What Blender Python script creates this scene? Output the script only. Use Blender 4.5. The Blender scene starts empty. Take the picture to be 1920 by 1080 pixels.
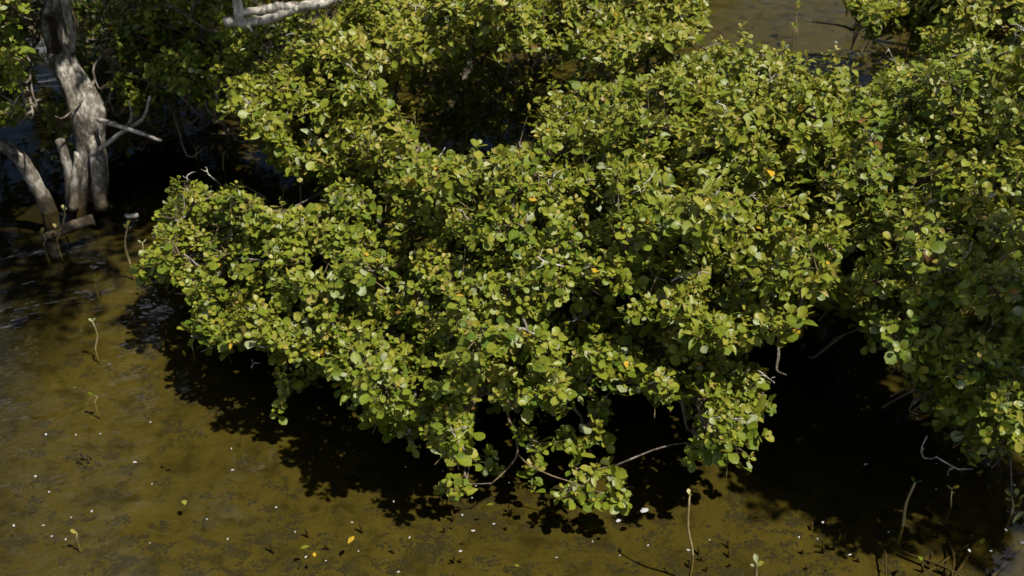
import bpy, math, random
import numpy as np
from mathutils import Vector, Matrix

random.seed(7)
rng = np.random.default_rng(11)
S = bpy.context.scene
C = S.collection

# ------------------------------------------------------------------ camera, sky, sun, exposure
CAM_H, PITCH, FPX = 3.4, math.radians(35.0), 2059.0
cam_data = bpy.data.cameras.new('camera')
cam_data.sensor_width = 36.0
cam_data.lens = 36.0 * FPX / 1920.0
cam_data.clip_start, cam_data.clip_end = 0.05, 2000.0
cam_data.dof.use_dof = True
cam_data.dof.focus_distance = 4.6
cam_data.dof.aperture_fstop = 2.8
cam = bpy.data.objects.new('camera', cam_data)
cam.location = (0, 0, CAM_H)
cam.rotation_euler = (math.pi / 2 - PITCH, 0, 0)
C.objects.link(cam)
S.camera = cam

SUN_EL, SUN_AZ = math.radians(62.0), math.radians(124.0)      # azimuth from +y (view direction) towards +x
to_sun = Vector((math.cos(SUN_EL) * math.sin(SUN_AZ), math.cos(SUN_EL) * math.cos(SUN_AZ), math.sin(SUN_EL)))

world = bpy.data.worlds.new('World')
S.world = world
world.use_nodes = True
wt = world.node_tree
wt.nodes.clear()
wo = wt.nodes.new('ShaderNodeOutputWorld')
wb = wt.nodes.new('ShaderNodeBackground')
sky = wt.nodes.new('ShaderNodeTexSky')
sky.sky_type = 'NISHITA'
sky.sun_disc = False
sky.sun_elevation = SUN_EL
sky.sun_rotation = SUN_AZ
sky.dust_density = 0.4
tc = wt.nodes.new('ShaderNodeTexCoord')
mp = wt.nodes.new('ShaderNodeMapping')
mp.inputs['Scale'].default_value = (1.0, 1.0, 2.2)
mp.inputs['Location'].default_value = (-4.284, -8.921, -2.333)
cn = wt.nodes.new('ShaderNodeTexNoise')
cn.inputs['Scale'].default_value = 2.3
cn.inputs['Detail'].default_value = 7.0
cn.inputs['Roughness'].default_value = 0.58
cr = wt.nodes.new('ShaderNodeValToRGB')
cr.color_ramp.elements[0].position = 0.53
cr.color_ramp.elements[1].position = 0.66
cmix = wt.nodes.new('ShaderNodeMix')
cmix.data_type = 'RGBA'
cmix.inputs['B'].default_value = (27.0, 27.2, 29.5, 1)
wt.links.new(tc.outputs['Generated'], mp.inputs['Vector'])
wt.links.new(mp.outputs['Vector'], cn.inputs['Vector'])
wt.links.new(cn.outputs['Fac'], cr.inputs['Fac'])
wt.links.new(cr.outputs['Color'], cmix.inputs['Factor'])
wt.links.new(sky.outputs['Color'], cmix.inputs['A'])
wt.links.new(cmix.outputs['Result'], wb.inputs['Color'])
wb.inputs['Strength'].default_value = 0.05
wt.links.new(wb.outputs['Background'], wo.inputs['Surface'])

sun_data = bpy.data.lights.new('sun', 'SUN')
sun_data.energy = 5.0
sun_data.angle = math.radians(1.0)
sun_data.color = (1.0, 0.95, 0.86)
sun = bpy.data.objects.new('sun', sun_data)
sun.rotation_euler = to_sun.to_track_quat('Z', 'Y').to_euler()
sun.location = to_sun * 30
C.objects.link(sun)

S.view_settings.view_transform = 'Standard'
S.view_settings.look = 'None'
S.view_settings.exposure = 0.45
S.view_settings.gamma = 1.0
S.view_settings.use_curve_mapping = False
S.render.engine = 'CYCLES'
S.cycles.use_denoising = True
S.cycles.max_bounces = 8
S.cycles.transparent_max_bounces = 12
S.cycles.caustics_reflective = False
S.cycles.caustics_refractive = False
S.cycles.sample_clamp_indirect = 4.0

FW = np.array((0, math.cos(PITCH), -math.sin(PITCH)))
UP = np.array((0, math.sin(PITCH), math.cos(PITCH)))
EYE = np.array((0, 0, CAM_H))
Z3 = np.array((0, 0, 1.0))


def P(px, py, z):
    """ground point of the place: where the line of sight of that spot reaches height z"""
    d = FW + np.array((1, 0, 0)) * (px - 960) / FPX + UP * (540 - py) / FPX
    return EYE + d * ((z - CAM_H) / d[2])


def PY(px, py, y):
    d = FW + np.array((1, 0, 0)) * (px - 960) / FPX + UP * (540 - py) / FPX
    return EYE + d * (y / d[1])


def project(p):
    q = p - EYE
    dep = q @ FW
    return 960 + FPX * q[:, 0] / dep, 540 - FPX * (q @ UP) / dep, dep


def unit(v):
    v = np.asarray(v, float)
    return v / max(np.linalg.norm(v), 1e-9)


# ------------------------------------------------------------------ materials
def nodes_of(name):
    m = bpy.data.materials.new(name)
    m.use_nodes = True
    nt = m.node_tree
    nt.nodes.clear()
    out = nt.nodes.new('ShaderNodeOutputMaterial')
    return m, nt, out


def noise_node(nt, scale, detail=4.0, rough=0.55, vec=None, dist=0.0):
    n = nt.nodes.new('ShaderNodeTexNoise')
    n.inputs['Scale'].default_value = scale
    n.inputs['Detail'].default_value = detail
    n.inputs['Roughness'].default_value = rough
    n.inputs['Distortion'].default_value = dist
    if vec is not None:
        nt.links.new(vec, n.inputs['Vector'])
    return n


def ramp_node(nt, fac, stops):
    r = nt.nodes.new('ShaderNodeValToRGB')
    e = r.color_ramp.elements
    e[0].position, e[0].color = stops[0][0], (*stops[0][1], 1)
    e[1].position, e[1].color = stops[-1][0], (*stops[-1][1], 1)
    for p, c in stops[1:-1]:
        k = e.new(p)
        k.color = (*c, 1)
    nt.links.new(fac, r.inputs['Fac'])
    return r


def streaks(nt, sx, sy, deg):
    g = nt.nodes.new('ShaderNodeTexCoord')
    m = nt.nodes.new('ShaderNodeMapping')
    m.vector_type = 'TEXTURE'
    m.inputs['Scale'].default_value = (1 / sx, 1 / sy, 1)
    m.inputs['Rotation'].default_value = (0, 0, math.radians(deg))
    nt.links.new(g.outputs['Object'], m.inputs['Vector'])
    return m.outputs['Vector']


def coords(nt, scale=(1, 1, 1), rot=(0, 0, 0)):
    g = nt.nodes.new('ShaderNodeTexCoord')
    m = nt.nodes.new('ShaderNodeMapping')
    m.inputs['Scale'].default_value = scale
    m.inputs['Rotation'].default_value = rot
    nt.links.new(g.outputs['Object'], m.inputs['Vector'])
    return m.outputs['Vector']


def leaf_material():
    m, nt, out = nodes_of('leaf_surface')
    at = nt.nodes.new('ShaderNodeAttribute')
    at.attribute_name = 'tint'
    geo = nt.nodes.new('ShaderNodeNewGeometry')
    n = noise_node(nt, 90.0, 3.0, vec=geo.outputs['Position'])
    var = ramp_node(nt, n.outputs['Fac'], [(0.3, (0.82, 0.82, 0.82)), (0.7, (1.18, 1.18, 1.12))])
    mul = nt.nodes.new('ShaderNodeMix')
    mul.data_type, mul.blend_type = 'RGBA', 'MULTIPLY'
    mul.inputs['Factor'].default_value = 1.0
    nt.links.new(at.outputs['Color'], mul.inputs['A'])
    nt.links.new(var.outputs['Color'], mul.inputs['B'])
    und = nt.nodes.new('ShaderNodeMix')                      # the grey felt of the leaf's lower face
    und.data_type = 'RGBA'
    und.inputs['B'].default_value = (0.16, 0.18, 0.05, 1)
    half = nt.nodes.new('ShaderNodeMath')
    half.operation = 'MULTIPLY'
    half.inputs[1].default_value = 0.75
    nt.links.new(geo.outputs['Backfacing'], half.inputs[0])
    nt.links.new(half.outputs[0], und.inputs['Factor'])
    nt.links.new(mul.outputs['Result'], und.inputs['A'])
    bs = nt.nodes.new('ShaderNodeBsdfPrincipled')
    bs.inputs['Roughness'].default_value = 0.42
    bs.inputs['Specular IOR Level'].default_value = 0.30
    nt.links.new(und.outputs['Result'], bs.inputs['Base Color'])
    tr = nt.nodes.new('ShaderNodeBsdfTranslucent')
    tcol = nt.nodes.new('ShaderNodeMix')
    tcol.data_type, tcol.blend_type = 'RGBA', 'MULTIPLY'
    tcol.inputs['Factor'].default_value = 1.0
    tcol.inputs['B'].default_value = (1.7, 1.5, 0.5, 1)
    nt.links.new(mul.outputs['Result'], tcol.inputs['A'])
    nt.links.new(tcol.outputs['Result'], tr.inputs['Color'])
    mx = nt.nodes.new('ShaderNodeMixShader')
    mx.inputs['Fac'].default_value = 0.2
    nt.links.new(bs.outputs[0], mx.inputs[1])
    nt.links.new(tr.outputs[0], mx.inputs[2])
    nt.links.new(mx.outputs[0], out.inputs['Surface'])
    return m


def bark_material(name, dark, mid, pale, scale=14.0, bump=0.5, stretch=(1, 1, 0.35)):
    m, nt, out = nodes_of(name)
    v = coords(nt, stretch)
    a = noise_node(nt, scale, 7.0, 0.65, v, 0.6)
    b = noise_node(nt, scale * 5.0, 5.0, 0.6, v)
    mixf = nt.nodes.new('ShaderNodeMath')
    mixf.operation = 'MULTIPLY_ADD'
    mixf.inputs[1].default_value = 0.35
    nt.links.new(b.outputs['Fac'], mixf.inputs[0])
    sc = nt.nodes.new('ShaderNodeMath')
    sc.operation = 'MULTIPLY'
    sc.inputs[1].default_value = 0.65
    nt.links.new(a.outputs['Fac'], sc.inputs[0])
    nt.links.new(sc.outputs[0], mixf.inputs[2])
    r = ramp_node(nt, mixf.outputs[0], [(0.36, dark), (0.5, mid), (0.62, pale)])
    bs = nt.nodes.new('ShaderNodeBsdfPrincipled')
    bs.inputs['Roughness'].default_value = 0.85
    bs.inputs['Specular IOR Level'].default_value = 0.25
    nt.links.new(r.outputs['Color'], bs.inputs['Base Color'])
    bp = nt.nodes.new('ShaderNodeBump')
    bp.inputs['Strength'].default_value = bump
    bp.inputs['Distance'].default_value = 0.01
    nt.links.new(mixf.outputs[0], bp.inputs['Height'])
    nt.links.new(bp.outputs['Normal'], bs.inputs['Normal'])
    nt.links.new(bs.outputs[0], out.inputs['Surface'])
    return m


def wet_foot(m, col, z0, z1):
    """mud and algae that the tide leaves on the foot of a trunk (heights in metres above the base)"""
    nt = m.node_tree
    bs = next(n for n in nt.nodes if n.type == 'BSDF_PRINCIPLED')
    old = bs.inputs['Base Color'].links[0].from_socket
    g = nt.nodes.new('ShaderNodeNewGeometry')
    x = nt.nodes.new('ShaderNodeSeparateXYZ')
    nt.links.new(g.outputs['Position'], x.inputs[0])
    nz = noise_node(nt, 14.0, 4.0, 0.6, g.outputs['Position'])
    ma = nt.nodes.new('ShaderNodeMath')
    ma.operation = 'MULTIPLY_ADD'
    ma.inputs[1].default_value = -0.22
    nt.links.new(nz.outputs['Fac'], ma.inputs[0])
    nt.links.new(x.outputs['Z'], ma.inputs[2])
    mr = nt.nodes.new('ShaderNodeMapRange')
    mr.inputs['From Min'].default_value, mr.inputs['From Max'].default_value = z0 - 0.11, z1 - 0.11
    mr.inputs['To Min'].default_value, mr.inputs['To Max'].default_value = 0.85, 0.0
    nt.links.new(ma.outputs[0], mr.inputs['Value'])
    mx = nt.nodes.new('ShaderNodeMix')
    mx.data_type = 'RGBA'
    mx.inputs['B'].default_value = (*col, 1)
    nt.links.new(mr.outputs[0], mx.inputs['Factor'])
    nt.links.new(old, mx.inputs['A'])
    nt.links.new(mx.outputs['Result'], bs.inputs['Base Color'])


def plain_material(name, c1, c2, scale=40.0, rough=0.7):
    m, nt, out = nodes_of(name)
    n = noise_node(nt, scale, 4.0, vec=coords(nt))
    r = ramp_node(nt, n.outputs['Fac'], [(0.3, c1), (0.7, c2)])
    bs = nt.nodes.new('ShaderNodeBsdfPrincipled')
    bs.inputs['Roughness'].default_value = rough
    nt.links.new(r.outputs['Color'], bs.inputs['Base Color'])
    nt.links.new(bs.outputs[0], out.inputs['Surface'])
    return m


def water_material():
    m, nt, out = nodes_of('water_surface')
    v1 = streaks(nt, 1.6, 4.4, 24)
    w1 = noise_node(nt, 1.9, 1.4, 0.4, v1, 0.25)
    v2 = streaks(nt, 8.0, 17.0, 18)
    w2 = noise_node(nt, 1.7, 1.0, 0.5, v2, 0.4)
    big = noise_node(nt, 1.5, 2.5, 0.55, streaks(nt, 0.7, 2.0, 26))
    calm = ramp_node(nt, big.outputs['Fac'], [(0.40, (0.22,) * 3), (0.58, (1, 1, 1))])
    add = nt.nodes.new('ShaderNodeMath')
    add.operation = 'MULTIPLY_ADD'
    add.inputs[1].default_value = 0.30
    nt.links.new(w2.outputs['Fac'], add.inputs[0])
    nt.links.new(w1.outputs['Fac'], add.inputs[2])
    amp0 = nt.nodes.new('ShaderNodeMath')
    amp0.operation = 'MULTIPLY'
    nt.links.new(add.outputs[0], amp0.inputs[0])
    nt.links.new(calm.outputs['Color'], amp0.inputs[1])
    # the open channel on the left is ruffled, the water sheltered by the trees lies nearly still
    xyz = nt.nodes.new('ShaderNodeSeparateXYZ')
    nt.links.new(coords(nt), xyz.inputs[0])
    shel = nt.nodes.new('ShaderNodeMapRange')
    shel.inputs['From Min'].default_value, shel.inputs['From Max'].default_value = -2.1, -1.35
    shel.inputs['To Min'].default_value, shel.inputs['To Max'].default_value = 1.0, 0.05
    shel.interpolation_type = 'SMOOTHSTEP'
    nt.links.new(xyz.outputs['X'], shel.inputs['Value'])
    lee = nt.nodes.new('ShaderNodeMapRange')                # still water under the old trunk's crown
    lee.inputs['From Min'].default_value, lee.inputs['From Max'].default_value = 4.7, 5.7
    lee.inputs['To Min'].default_value, lee.inputs['To Max'].default_value = 1.0, 0.10
    lee.interpolation_type = 'SMOOTHSTEP'
    nt.links.new(xyz.outputs['Y'], lee.inputs['Value'])
    leem = nt.nodes.new('ShaderNodeMath')
    leem.operation = 'MULTIPLY'
    nt.links.new(shel.outputs[0], leem.inputs[0])
    nt.links.new(lee.outputs[0], leem.inputs[1])
    chan = nt.nodes.new('ShaderNodeMapRange')
    chan.inputs['From Min'].default_value, chan.inputs['From Max'].default_value = 7.4, 8.6
    chan.inputs['To Min'].default_value, chan.inputs['To Max'].default_value = 0.0, 0.45
    chan.interpolation_type = 'SMOOTHSTEP'
    nt.links.new(xyz.outputs['Y'], chan.inputs['Value'])
    mxx = nt.nodes.new('ShaderNodeMath')
    mxx.operation = 'MAXIMUM'
    nt.links.new(leem.outputs[0], mxx.inputs[0])
    nt.links.new(chan.outputs[0], mxx.inputs[1])
    amp = nt.nodes.new('ShaderNodeMath')
    amp.operation = 'MULTIPLY'
    nt.links.new(amp0.outputs[0], amp.inputs[0])
    nt.links.new(mxx.outputs[0], amp.inputs[1])
    bp = nt.nodes.new('ShaderNodeBump')
    bp.inputs['Strength'].default_value = 1.0
    bp.inputs['Distance'].default_value = 0.022
    nt.links.new(amp.outputs[0], bp.inputs['Height'])
    fr = nt.nodes.new('ShaderNodeFresnel')
    fr.inputs['IOR'].default_value = 1.33
    nt.links.new(bp.outputs['Normal'], fr.inputs['Normal'])
    tr = nt.nodes.new('ShaderNodeBsdfTransparent')
    tr.inputs['Color'].default_value = (0.84, 0.83, 0.62, 1)
    gl = nt.nodes.new('ShaderNodeBsdfGlossy')
    gl.inputs['Roughness'].default_value = 0.045
    nt.links.new(bp.outputs['Normal'], gl.inputs['Normal'])
    mx = nt.nodes.new('ShaderNodeMixShader')
    nt.links.new(fr.outputs['Fac'], mx.inputs['Fac'])
    nt.links.new(tr.outputs[0], mx.inputs[1])
    nt.links.new(gl.outputs[0], mx.inputs[2])
    nt.links.new(mx.outputs[0], out.inputs['Surface'])
    return m


def bed_material():
    m, nt, out = nodes_of('mud')
    v = coords(nt)
    a = noise_node(nt, 1.3, 5.0, 0.6, v)
    b = noise_node(nt, 9.0, 6.0, 0.65, v, 0.5)
    c = noise_node(nt, 60.0, 3.0, 0.6, v)
    base = ramp_node(nt, a.outputs['Fac'], [(0.3, (0.054, 0.0415, 0.0105)), (0.7, (0.086, 0.067, 0.0180))])
    blot = ramp_node(nt, b.outputs['Fac'], [(0.36, (0.50, 0.49, 0.47)), (0.48, (0.88, 0.88, 0.88)), (0.72, (1.14, 1.12, 1.08))])
    fine = ramp_node(nt, c.outputs['Fac'], [(0.3, (0.85, 0.85, 0.85)), (0.7, (1.12, 1.12, 1.12))])
    m1 = nt.nodes.new('ShaderNodeMix')
    m1.data_type, m1.blend_type = 'RGBA', 'MULTIPLY'
    m1.inputs['Factor'].default_value = 1.0
    m2 = nt.nodes.new('ShaderNodeMix')
    m2.data_type, m2.blend_type = 'RGBA', 'MULTIPLY'
    m2.inputs['Factor'].default_value = 1.0
    nt.links.new(base.outputs['Color'], m1.inputs['A'])
    nt.links.new(blot.outputs['Color'], m1.inputs['B'])
    nt.links.new(m1.outputs['Result'], m2.inputs['A'])
    nt.links.new(fine.outputs['Color'], m2.inputs['B'])
    bs = nt.nodes.new('ShaderNodeBsdfPrincipled')
    bs.inputs['Roughness'].default_value = 0.95
    bs.inputs['Specular IOR Level'].default_value = 0.1
    sx = nt.nodes.new('ShaderNodeSeparateXYZ')
    nt.links.new(v, sx.inputs[0])
    wob = nt.nodes.new('ShaderNodeMath')
    wob.operation = 'MULTIPLY_ADD'
    wob.inputs[1].default_value = 0.5
    nt.links.new(a.outputs['Fac'], wob.inputs[0])
    nt.links.new(sx.outputs['X'], wob.inputs[2])
    bed_dark = nt.nodes.new('ShaderNodeMapRange')
    bed_dark.inputs['From Min'].default_value, bed_dark.inputs['From Max'].default_value = -2.35, -1.95
    bed_dark.inputs['To Min'].default_value, bed_dark.inputs['To Max'].default_value = 0.85, 0.0
    nt.links.new(wob.outputs[0], bed_dark.inputs['Value'])
    m3 = nt.nodes.new('ShaderNodeMix')                       # bed colour darkened in the left channel so the mirrored sky shows
    m3.data_type = 'RGBA'
    m3.inputs['B'].default_value = (0.010, 0.009, 0.004, 1)
    nt.links.new(bed_dark.outputs[0], m3.inputs['Factor'])
    nt.links.new(m2.outputs['Result'], m3.inputs['A'])
    nt.links.new(m3.outputs['Result'], bs.inputs['Base Color'])
    bp = nt.nodes.new('ShaderNodeBump')
    bp.inputs['Strength'].default_value = 0.5
    bp.inputs['Distance'].default_value = 0.02
    nt.links.new(b.outputs['Fac'], bp.inputs['Height'])
    nt.links.new(bp.outputs['Normal'], bs.inputs['Normal'])
    nt.links.new(bs.outputs[0], out.inputs['Surface'])
    return m


M_LEAF = leaf_material()
M_TRUNK = bark_material('old_bark', (0.022, 0.016, 0.010), (0.16, 0.14, 0.11), (0.50, 0.47, 0.41), 13.0, 1.0, (1, 1, 0.5))
wet_foot(M_TRUNK, (0.06, 0.042, 0.02), 0.05, 0.28)
M_BRANCH = bark_material('grey_bark', (0.035, 0.027, 0.018), (0.11, 0.09, 0.065), (0.26, 0.23, 0.19), 30.0, 0.4)
M_TWIG = bark_material('twig_bark', (0.06, 0.042, 0.018), (0.13, 0.095, 0.045), (0.26, 0.21, 0.13), 40.0, 0.3)
M_DEAD = bark_material('bleached_wood', (0.07, 0.055, 0.04), (0.34, 0.31, 0.26), (0.58, 0.55, 0.48), 22.0, 0.6)
M_STEM = plain_material('seedling_stem', (0.20, 0.15, 0.06), (0.34, 0.27, 0.12))
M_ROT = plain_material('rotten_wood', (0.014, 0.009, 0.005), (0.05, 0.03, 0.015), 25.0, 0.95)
M_ROOT = plain_material('wet_root', (0.035, 0.022, 0.008), (0.075, 0.046, 0.015), 30.0, 0.8)
M_LITTER = plain_material('sunken_litter', (0.015, 0.011, 0.0025), (0.032, 0.023, 0.005), 30.0, 0.9)
M_FOAM = plain_material('foam', (0.20, 0.20, 0.20), (0.48, 0.48, 0.47), 60.0, 0.6)
M_WATER = water_material()
M_BED = bed_material()


# ------------------------------------------------------------------ mesh helpers
def mesh_from(name, verts, faces, mat, smooth=True, tint=None):
    me = bpy.data.meshes.new(name)
    me.from_pydata([tuple(v) for v in verts], [], faces)
    if smooth:
        me.polygons.foreach_set('use_smooth', [True] * len(me.polygons))
    if tint is not None:
        at = me.attributes.new('tint', 'FLOAT_COLOR', 'POINT')
        buf = np.ones((len(verts), 4), np.float32)
        buf[:, :3] = tint
        at.data.foreach_set('color', buf.ravel())
    me.materials.append(mat)
    me.update()
    return me


def link(name, data, parent=None, loc=(0, 0, 0)):
    o = bpy.data.objects.new(name, data)
    C.objects.link(o)
    o.location = loc
    if parent is not None:
        o.parent = parent
    return o


def tag(o, label, cat, group=None):
    o['label'] = label
    o['category'] = cat
    if group:
        o['group'] = group
    return o


def thing(name, label, cat, loc, group=None):
    o = link(name, None, None, loc)
    o.empty_display_size = 0.05
    return tag(o, label, cat, group)


def spline(pts, n):
    """Catmull-Rom through points (any columns)"""
    p = np.asarray(pts, float)
    if len(p) == 2:
        t = np.linspace(0, 1, n)[:, None]
        return p[0] * (1 - t) + p[1] * t
    q = np.vstack([2 * p[0] - p[1], p, 2 * p[-1] - p[-2]])
    out = []
    for t in np.linspace(0, len(p) - 1 - 1e-6, n):
        i = int(t)
        f = t - i
        a, b, c, d = q[i], q[i + 1], q[i + 2], q[i + 3]
        out.append(0.5 * ((2 * b) + (c - a) * f + (2 * a - 5 * b + 4 * c - d) * f * f + (3 * b - a - 3 * c + d) * f ** 3))
    return np.array(out)


class Tubes:
    def __init__(self):
        self.v, self.f = [], []

    def add(self, pts, rad, sides=5, rough=0.0, cap=True, shape=None):
        pts = np.asarray(pts, float)
        n = len(pts)
        rad = np.broadcast_to(np.asarray(rad, float), (n,))
        tan = np.gradient(pts, axis=0)
        ref = np.array((0.31, -0.9, 0.2))
        b0 = len(self.v)
        for i in range(n):
            t = unit(tan[i])
            a = np.cross(t, ref)
            if np.linalg.norm(a) < 1e-3:
                a = np.cross(t, (1, 0, 0.1))
            a = unit(a)
            b = np.cross(t, a)
            ref = np.cross(a, t)
            for k in range(sides):
                th = 2 * math.pi * k / sides
                r = rad[i] * (1 + (rng.normal() * rough if rough else 0))
                if shape:
                    r *= shape(i / (n - 1), th)
                self.v.append(pts[i] + a * math.cos(th) * r + b * math.sin(th) * r)
        for i in range(n - 1):
            for k in range(sides):
                k2 = (k + 1) % sides
                self.f.append((b0 + i * sides + k, b0 + i * sides + k2, b0 + (i + 1) * sides + k2, b0 + (i + 1) * sides + k))
        if cap:
            self.f.append(tuple(b0 + (n - 1) * sides + k for k in range(sides)))
            self.f.append(tuple(b0 + k for k in reversed(range(sides))))

    def mesh(self, name, mat, origin=(0, 0, 0)):
        return mesh_from(name, np.array(self.v) - np.array(origin), self.f, mat)


# ------------------------------------------------------------------ leaves
TS = np.array([0.0, 0.14, 0.36, 0.60, 0.83, 1.0])
ROUND = np.array([0.035, 0.16, 0.38, 0.50, 0.40])
LANCE = np.array([0.035, 0.22, 0.48, 0.46, 0.24])


def leaf_template(shape, fold, curl, twist):
    v = []
    for t in TS:
        v.append((0, t, -curl * t * t))
    for side in (-1, 1):
        for t, w in zip(TS[1:5], shape[1:5]):
            v.append((side * w, t, -curl * t * t + fold * w + side * twist * w * t))
    v = np.array(v)
    L, R = [6, 7, 8, 9], [10, 11, 12, 13]
    f = [(0, 1, L[0]), (0, R[0], 1)]
    for i in range(3):
        f.append((i + 1, i + 2, L[i + 1], L[i]))
        f.append((i + 1, R[i], R[i + 1], i + 2))
    f += [(4, 5, L[3]), (4, R[3], 5)]
    return v, f


TEMPL = []
for shp in (ROUND, LANCE):
    for fold, curl, tw in ((0.15, 0.05, 0.0), (0.3, 0.12, 0.12), (0.05, 0.2, -0.1), (0.42, -0.06, 0.06), (-0.12, 0.14, 0.15), (0.22, 0.28, -0.15)):
        TEMPL.append(leaf_template(shp, fold, curl, tw))
LEAF_FACES = TEMPL[0][1]
TV = np.array([t[0] for t in TEMPL])
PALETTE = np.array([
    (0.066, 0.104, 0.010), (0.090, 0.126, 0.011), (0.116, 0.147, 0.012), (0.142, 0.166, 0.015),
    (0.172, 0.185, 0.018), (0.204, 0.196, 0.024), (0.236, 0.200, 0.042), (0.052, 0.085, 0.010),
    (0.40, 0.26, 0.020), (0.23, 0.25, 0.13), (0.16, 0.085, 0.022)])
RIB = np.ones(14)
RIB[:6] = 1.22
_leaf_mesh = {}


def leaf_mesh(k, c):
    if (k, c) not in _leaf_mesh:
        _leaf_mesh[(k, c)] = mesh_from('leaf', TV[k], LEAF_FACES, M_LEAF, tint=PALETTE[c] * RIB[:, None])
    return _leaf_mesh[(k, c)]


class Leaves:
    def __init__(self):
        self.o, self.d, self.n, self.L, self.W, self.k, self.c = [], [], [], [], [], [], []
        self.ros, self.chunks = [], []

    def add(self, o, d, n, L, W, k, c):
        d = unit(d)
        n = n - d * np.dot(n, d)
        self.o.append(o), self.d.append(d), self.n.append(unit(n))
        self.L.append(L), self.W.append(W), self.k.append(k), self.c.append(c)

    def arrays(self):
        if self.ros and not self.chunks:
            expand(self)
        own = [np.array(a) for a in (self.o, self.d, self.n, self.L, self.W, self.k, self.c)]
        parts = ([tuple(own)] if len(self.o) else []) + self.chunks
        return [np.concatenate([p[i] for p in parts]) for i in range(7)]


def rosette(lv, tip, axis, size, mix, lance, pairs=3):
    lv.ros.append((*tip, *unit(axis), size, mix, lance, pairs))


def expand(lv):
    """all leaf pairs of all rosettes at once"""
    R = np.array(lv.ros)
    n = len(R)
    tip, axis, size, mix, lance, pairs = R[:, :3], R[:, 3:6], R[:, 6], R[:, 7], R[:, 8], R[:, 9]

    def un(v):
        return v / np.maximum(np.linalg.norm(v, axis=1), 1e-9)[:, None]
    a = un(np.cross(axis, np.array((0.3, 0.8, 0.52))) + rng.normal(size=(n, 3)) * 0.05)
    b = np.cross(axis, a)
    ph = rng.random(n) * math.pi
    for j in range(int(pairs.max())):
        has = pairs > j
        young = np.where(pairs > 1, j / np.maximum(pairs - 1, 1), 0.0)
        for sg in (0, math.pi):
            keep = has & ((rng.random(n) > 0.08) | (j == pairs - 1))
            m = int(keep.sum())
            y, ax, A, B = young[keep], axis[keep], a[keep], b[keep]
            el = np.radians(6 + 44 * y + rng.normal(size=m) * 13)
            th = ph[keep] + j * math.pi / 2 + sg + rng.normal(size=m) * 0.25
            rad = A * np.cos(th)[:, None] + B * np.sin(th)[:, None]
            ce, se = np.cos(el)[:, None], np.sin(el)[:, None]
            d = un(rad * ce + ax * se + rng.normal(size=(m, 3)) * 0.10)
            nn = ax * ce - rad * se + rng.normal(size=(m, 3)) * 0.20
            nn = un(nn - d * (nn * d).sum(1)[:, None])
            L = size[keep] * (1 - 0.45 * y) * np.clip(rng.normal(0.98, 0.20, m), 0.5, 1.4)
            isl = rng.random(m) < lance[keep]
            W = L * np.where(isl, rng.uniform(0.42, 0.54, m), rng.uniform(0.64, 0.82, m))
            L = L * np.where(isl, 1.12, 0.98)
            k = np.where(isl, 6, 0) + rng.integers(6, size=m)
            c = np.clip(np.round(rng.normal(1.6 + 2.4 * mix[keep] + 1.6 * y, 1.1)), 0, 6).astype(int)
            u = rng.random(m)
            c = np.where(u < 0.003, 8, np.where(u < 0.026, 9, np.where(u < 0.029, 10, c)))
            lv.chunks.append((tip[keep] - ax * (0.030 * (1 - y))[:, None], d, nn, L, W, k, c))


def tip_buds(lv, tip, axis, size):
    lv.ros.append((*(tip + axis * 0.008), *axis, size * 0.40, 1.15, 0.5, 1))


def idw(ctrl, px, py):
    c = np.array(ctrl, float)
    w = 1.0 / (((c[:, 0] - px) ** 2 + (c[:, 1] - py) ** 2) + 900.0) ** 1.4
    return float((w * c[:, 2]).sum() / w.sum())


def inside(poly, x, y):
    r = False
    j = len(poly) - 1
    for i in range(len(poly)):
        xi, yi = poly[i]
        xj, yj = poly[j]
        if (yi > y) != (yj > y) and x < (xj - xi) * (y - yi) / (yj - yi) + xi:
            r = not r
        j = i
    return r


def canopy_pads(poly, ctrl, spacing, r, jitter=0.08, tries=5000, holes=()):
    xs, ys = [p[0] for p in poly], [p[1] for p in poly]
    pads, cs = [], np.zeros((0, 3))
    for _ in range(tries):
        px, py = rng.uniform(min(xs), max(xs)), rng.uniform(min(ys), max(ys))
        if not inside(poly, px, py) or any(inside(h, px, py) for h in holes):
            continue
        z = idw(ctrl, px, py) + rng.normal() * jitter
        c = P(px, py, max(z, 0.08))
        if len(cs) and np.min(np.linalg.norm(cs - c, axis=1)) < spacing:
            continue
        cs = np.vstack([cs, c])
        pads.append((c, r * rng.uniform(0.75, 1.25)))
    return pads


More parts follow.
